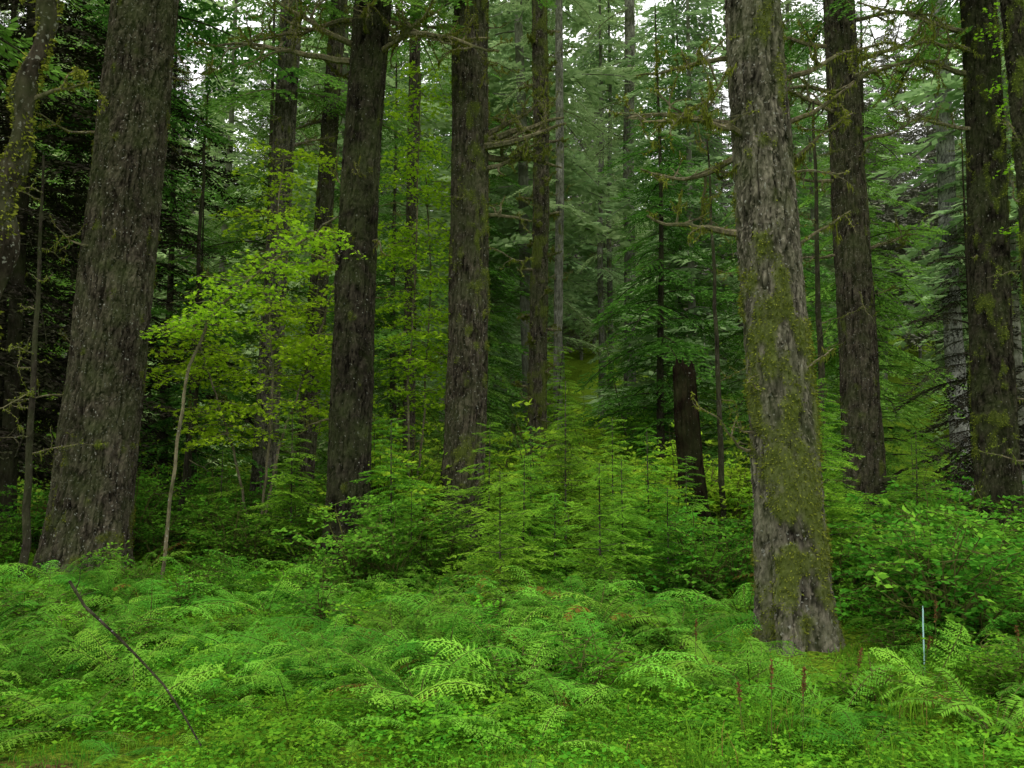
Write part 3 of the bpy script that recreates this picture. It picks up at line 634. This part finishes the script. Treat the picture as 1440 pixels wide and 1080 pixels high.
scatter('low_leafy_plants', lows, x, y, R.uniform(.4, 1.05, len(x)), tilt=.12)
x, y = cat((np.array([.95, .7, 1.2, .6, -3.9, -4.2, 3.1, 2.9, 2.6, 3.6, -3.4, -.6]), np.array([7.0, 7.4, 6.7, 6.9, 6.6, 7.4, 5.2, 9., 4.9, 5., 5.6, 8.])), region(24, -6, 6, 7, 12)); k = clear(x, y, .1); x, y = x[k], y[k]
scatter('sword_ferns', swords, x, y, R.uniform(.45, .7, len(x)))
x, y = cat(region(60, -2.4, 4.5, 13.8, 17.5), region(10, -2.1, -1.2, 12.3, 13.4), region(12, .4, 2.2, 12.2, 14)); k = clear(x, y, .2); x, y = x[k], y[k]
scatter('bright_shrubs', shrubs_b, x, y, R.uniform(.75, 1.3, len(x)))
x, y = cat(region(75, 2.9, 7.5, 7.6, 13), region(14, 3.1, 5.2, 6.6, 8), region(60, -7, -2.3, 11.3, 15.5), region(80, -14, 14, 14, 26), region(8, -1.8, 2.5, 9.2, 11), region(14, -8, -5.4, 9, 12)); k = clear(x, y, .15); x, y = x[k], y[k]
scatter('shrub_thicket', shrubs, x, y, R.uniform(.6, 1.2, len(x)))
x, y = region(90, 0, 8, 19, 46, lambda x, y: (np.abs(x-.11*y) < .08*y)*1.)
scatter('regrowth_thicket', [yng[1], shrubs_b[0]], x, y, R.uniform(1., 2.0, len(x)))

kinds = [(601, 28, 3, 3.7, 120, .2, 20, .45), (602, 24, 1.5, 3.4, 110, .16, 15, .45), (603, 32, 6, 3.9, 120, .22, 30, .45), (604, 15, .5, 3.1, 95, .1, 10, .55)]
farm = [conifer(s, h, z0, lm_, nb, coarse, tr, [M_barkhaze, M_farhaze], stubs=st, shape=sh) for (s, h, z0, lm_, nb, tr, st, sh) in kinds]
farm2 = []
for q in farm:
    m2 = q.copy(); m2.materials.clear(); m2.materials.append(M_barkhaze); m2.materials.append(M_farhaze2); farm2.append(m2)
px=[]; py=[]
for yy in np.arange(28, 128, 5.8):
    st = 4.9+.034*yy
    for xx in np.arange(-.66*yy-3, .66*yy+3, st):
        x = xx+R.uniform(-.45, .45)*st; y = yy+R.uniform(-2.4, 2.4)
        if R.uniform() < .12: continue
        if abs(x-.1*y) < .05*y and y < 44: continue
        if abs(x-.5*y) < 1.6 and y < 29: continue
        px.append(x); py.append(y)
px = np.array(px); py = np.array(py); k = py < 56
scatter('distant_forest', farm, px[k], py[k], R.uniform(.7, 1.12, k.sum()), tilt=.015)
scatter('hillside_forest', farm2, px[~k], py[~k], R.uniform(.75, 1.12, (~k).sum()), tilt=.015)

# ------------------------------------------------------------------ stick, stake, seed spikes
rng = np.random.default_rng(61); g = G()
P = np.array([(-1.7, 5.0, .06), (-1.88, 5.2, .18), (-2.05, 5.35, .3), (-2.25, 5.45, .44), (-2.42, 5.55, .54), (-2.7, 5.7, .7), (-2.85, 5.8, .84)])
g.tube(P-P[0], np.linspace(.005, .010, 7), 6, 0); dead_branch(g, P[5]-P[0], (-.3, .1, .6), .3, .006, rng, 1, 0)
obj('fallen_stick', g.mesh('fallen_stick', [M_barkd, M_moss, M_barkd]), tuple(P[0]+np.array([0, 0, H1(-1.7, 5)])))
m, nt, N, L = newmat('stake_paint'); o = N.new('ShaderNodeOutputMaterial'); p = N.new('ShaderNodeBsdfPrincipled'); n = N.new('ShaderNodeTexNoise'); n.inputs['Scale'].default_value = 40
r = N.new('ShaderNodeValToRGB'); r.color_ramp.elements[0].color = (.2, .40, .38, 1); r.color_ramp.elements[1].color = (.4, .6, .58, 1); L.new(n.outputs[0], r.inputs[0]); L.new(r.outputs[0], p.inputs['Base Color']); L.new(p.outputs[0], o.inputs[0])
g = G(); g.tube(np.array([(0, 0, -.15), (0, 0, .3), (.003, 0, .40), (.003, 0, .43)]), np.array([.005, .005, .005, .002]), 6, 0); obj('marker_stake', g.mesh('marker_stake', [m]), (2.82, 6.2, H1(2.82, 6.2)))
g = G()
for k in range(14):
    x, y = R.uniform(.8, 4), R.uniform(4.4, 6.2); h = R.uniform(.3, .55); z = H1(x, y); l = R.normal(0, .06, 2)
    t = np.linspace(0, 1, 6)[:, None]; P = np.array([x, y, z])+t*np.array([l[0], l[1], h]); g.tube(P, .0022, 3, 1)
    n = 60; u = R.uniform(.72, 1, n)[:, None]; Q = np.array([x, y, z])+u*np.array([l[0], l[1], h]); Nn = nrm(R.normal(0, 1, (n, 3))+[0, 0, 1]); V, F = rhombi(Q, Nn, .018, .004, R.normal(0, 1, (n, 3))); g.add(V, F, 0, np.repeat(R.uniform(0, 1, n), 4))
obj('seed_spikes', g.mesh('seed_spikes', [M_spike, M_stem]))

# ------------------------------------------------------------------ light, sky (Nishita under a procedural overcast cloud layer)
w = bpy.data.worlds.new('World'); scene.world = w; w.use_nodes = True; nt = w.node_tree; bg = nt.nodes['Background']
sky = nt.nodes.new('ShaderNodeTexSky'); sky.sky_type = 'NISHITA'; sky.sun_disc = False; sky.sun_elevation = radians(62); sky.sun_rotation = radians(200); sky.dust_density = 3; sky.air_density = 1
tc = nt.nodes.new('ShaderNodeTexCoord'); cn = nt.nodes.new('ShaderNodeTexNoise'); cn.inputs['Scale'].default_value = 3; cn.inputs['Detail'].default_value = 4
nt.links.new(tc.outputs['Generated'], cn.inputs['Vector'])
cr = nt.nodes.new('ShaderNodeValToRGB'); cr.color_ramp.elements[0].position = .3; cr.color_ramp.elements[1].position = .7
cr.color_ramp.elements[0].color = (.80, .8, .80, 1); cr.color_ramp.elements[1].color = (1, 1, .98, 1)
nt.links.new(cn.outputs[0], cr.inputs[0])
sc = nt.nodes.new('ShaderNodeVectorMath'); sc.operation = 'SCALE'; sc.inputs['Scale'].default_value = 15.5
nt.links.new(cr.outputs[0], sc.inputs[0])
mx = nt.nodes.new('ShaderNodeMixRGB'); mx.inputs[0].default_value = .92
nt.links.new(sky.outputs[0], mx.inputs[1]); nt.links.new(sc.outputs[0], mx.inputs[2]); nt.links.new(mx.outputs[0], bg.inputs[0]); bg.inputs[1].default_value = .15
sd = bpy.data.lights.new('sun', 'SUN'); sd.energy = 1.5; sd.angle = radians(20); sd.color = (1, .97, .88)
so = bpy.data.objects.new('sun', sd); col.objects.link(so)
from mathutils import Vector
az = radians(200); el = radians(62); d = Vector((sin(az)*cos(el), cos(az)*cos(el), sin(el)))
so.rotation_euler = d.to_track_quat('Z', 'Y').to_euler(); so.location = (0, 0, 40)
cd = bpy.data.cameras.new('camera'); cd.lens = 31.2; cd.sensor_width = 36; cd.clip_end = 2000; cd.clip_start = .05
co = bpy.data.objects.new('camera', cd); co.location = (0, 0, 1.6); co.rotation_euler = (radians(94.5), 0, 0); col.objects.link(co); scene.camera = co
scene.view_settings.view_transform = 'Standard'; scene.view_settings.look = 'None'; scene.view_settings.exposure = 0
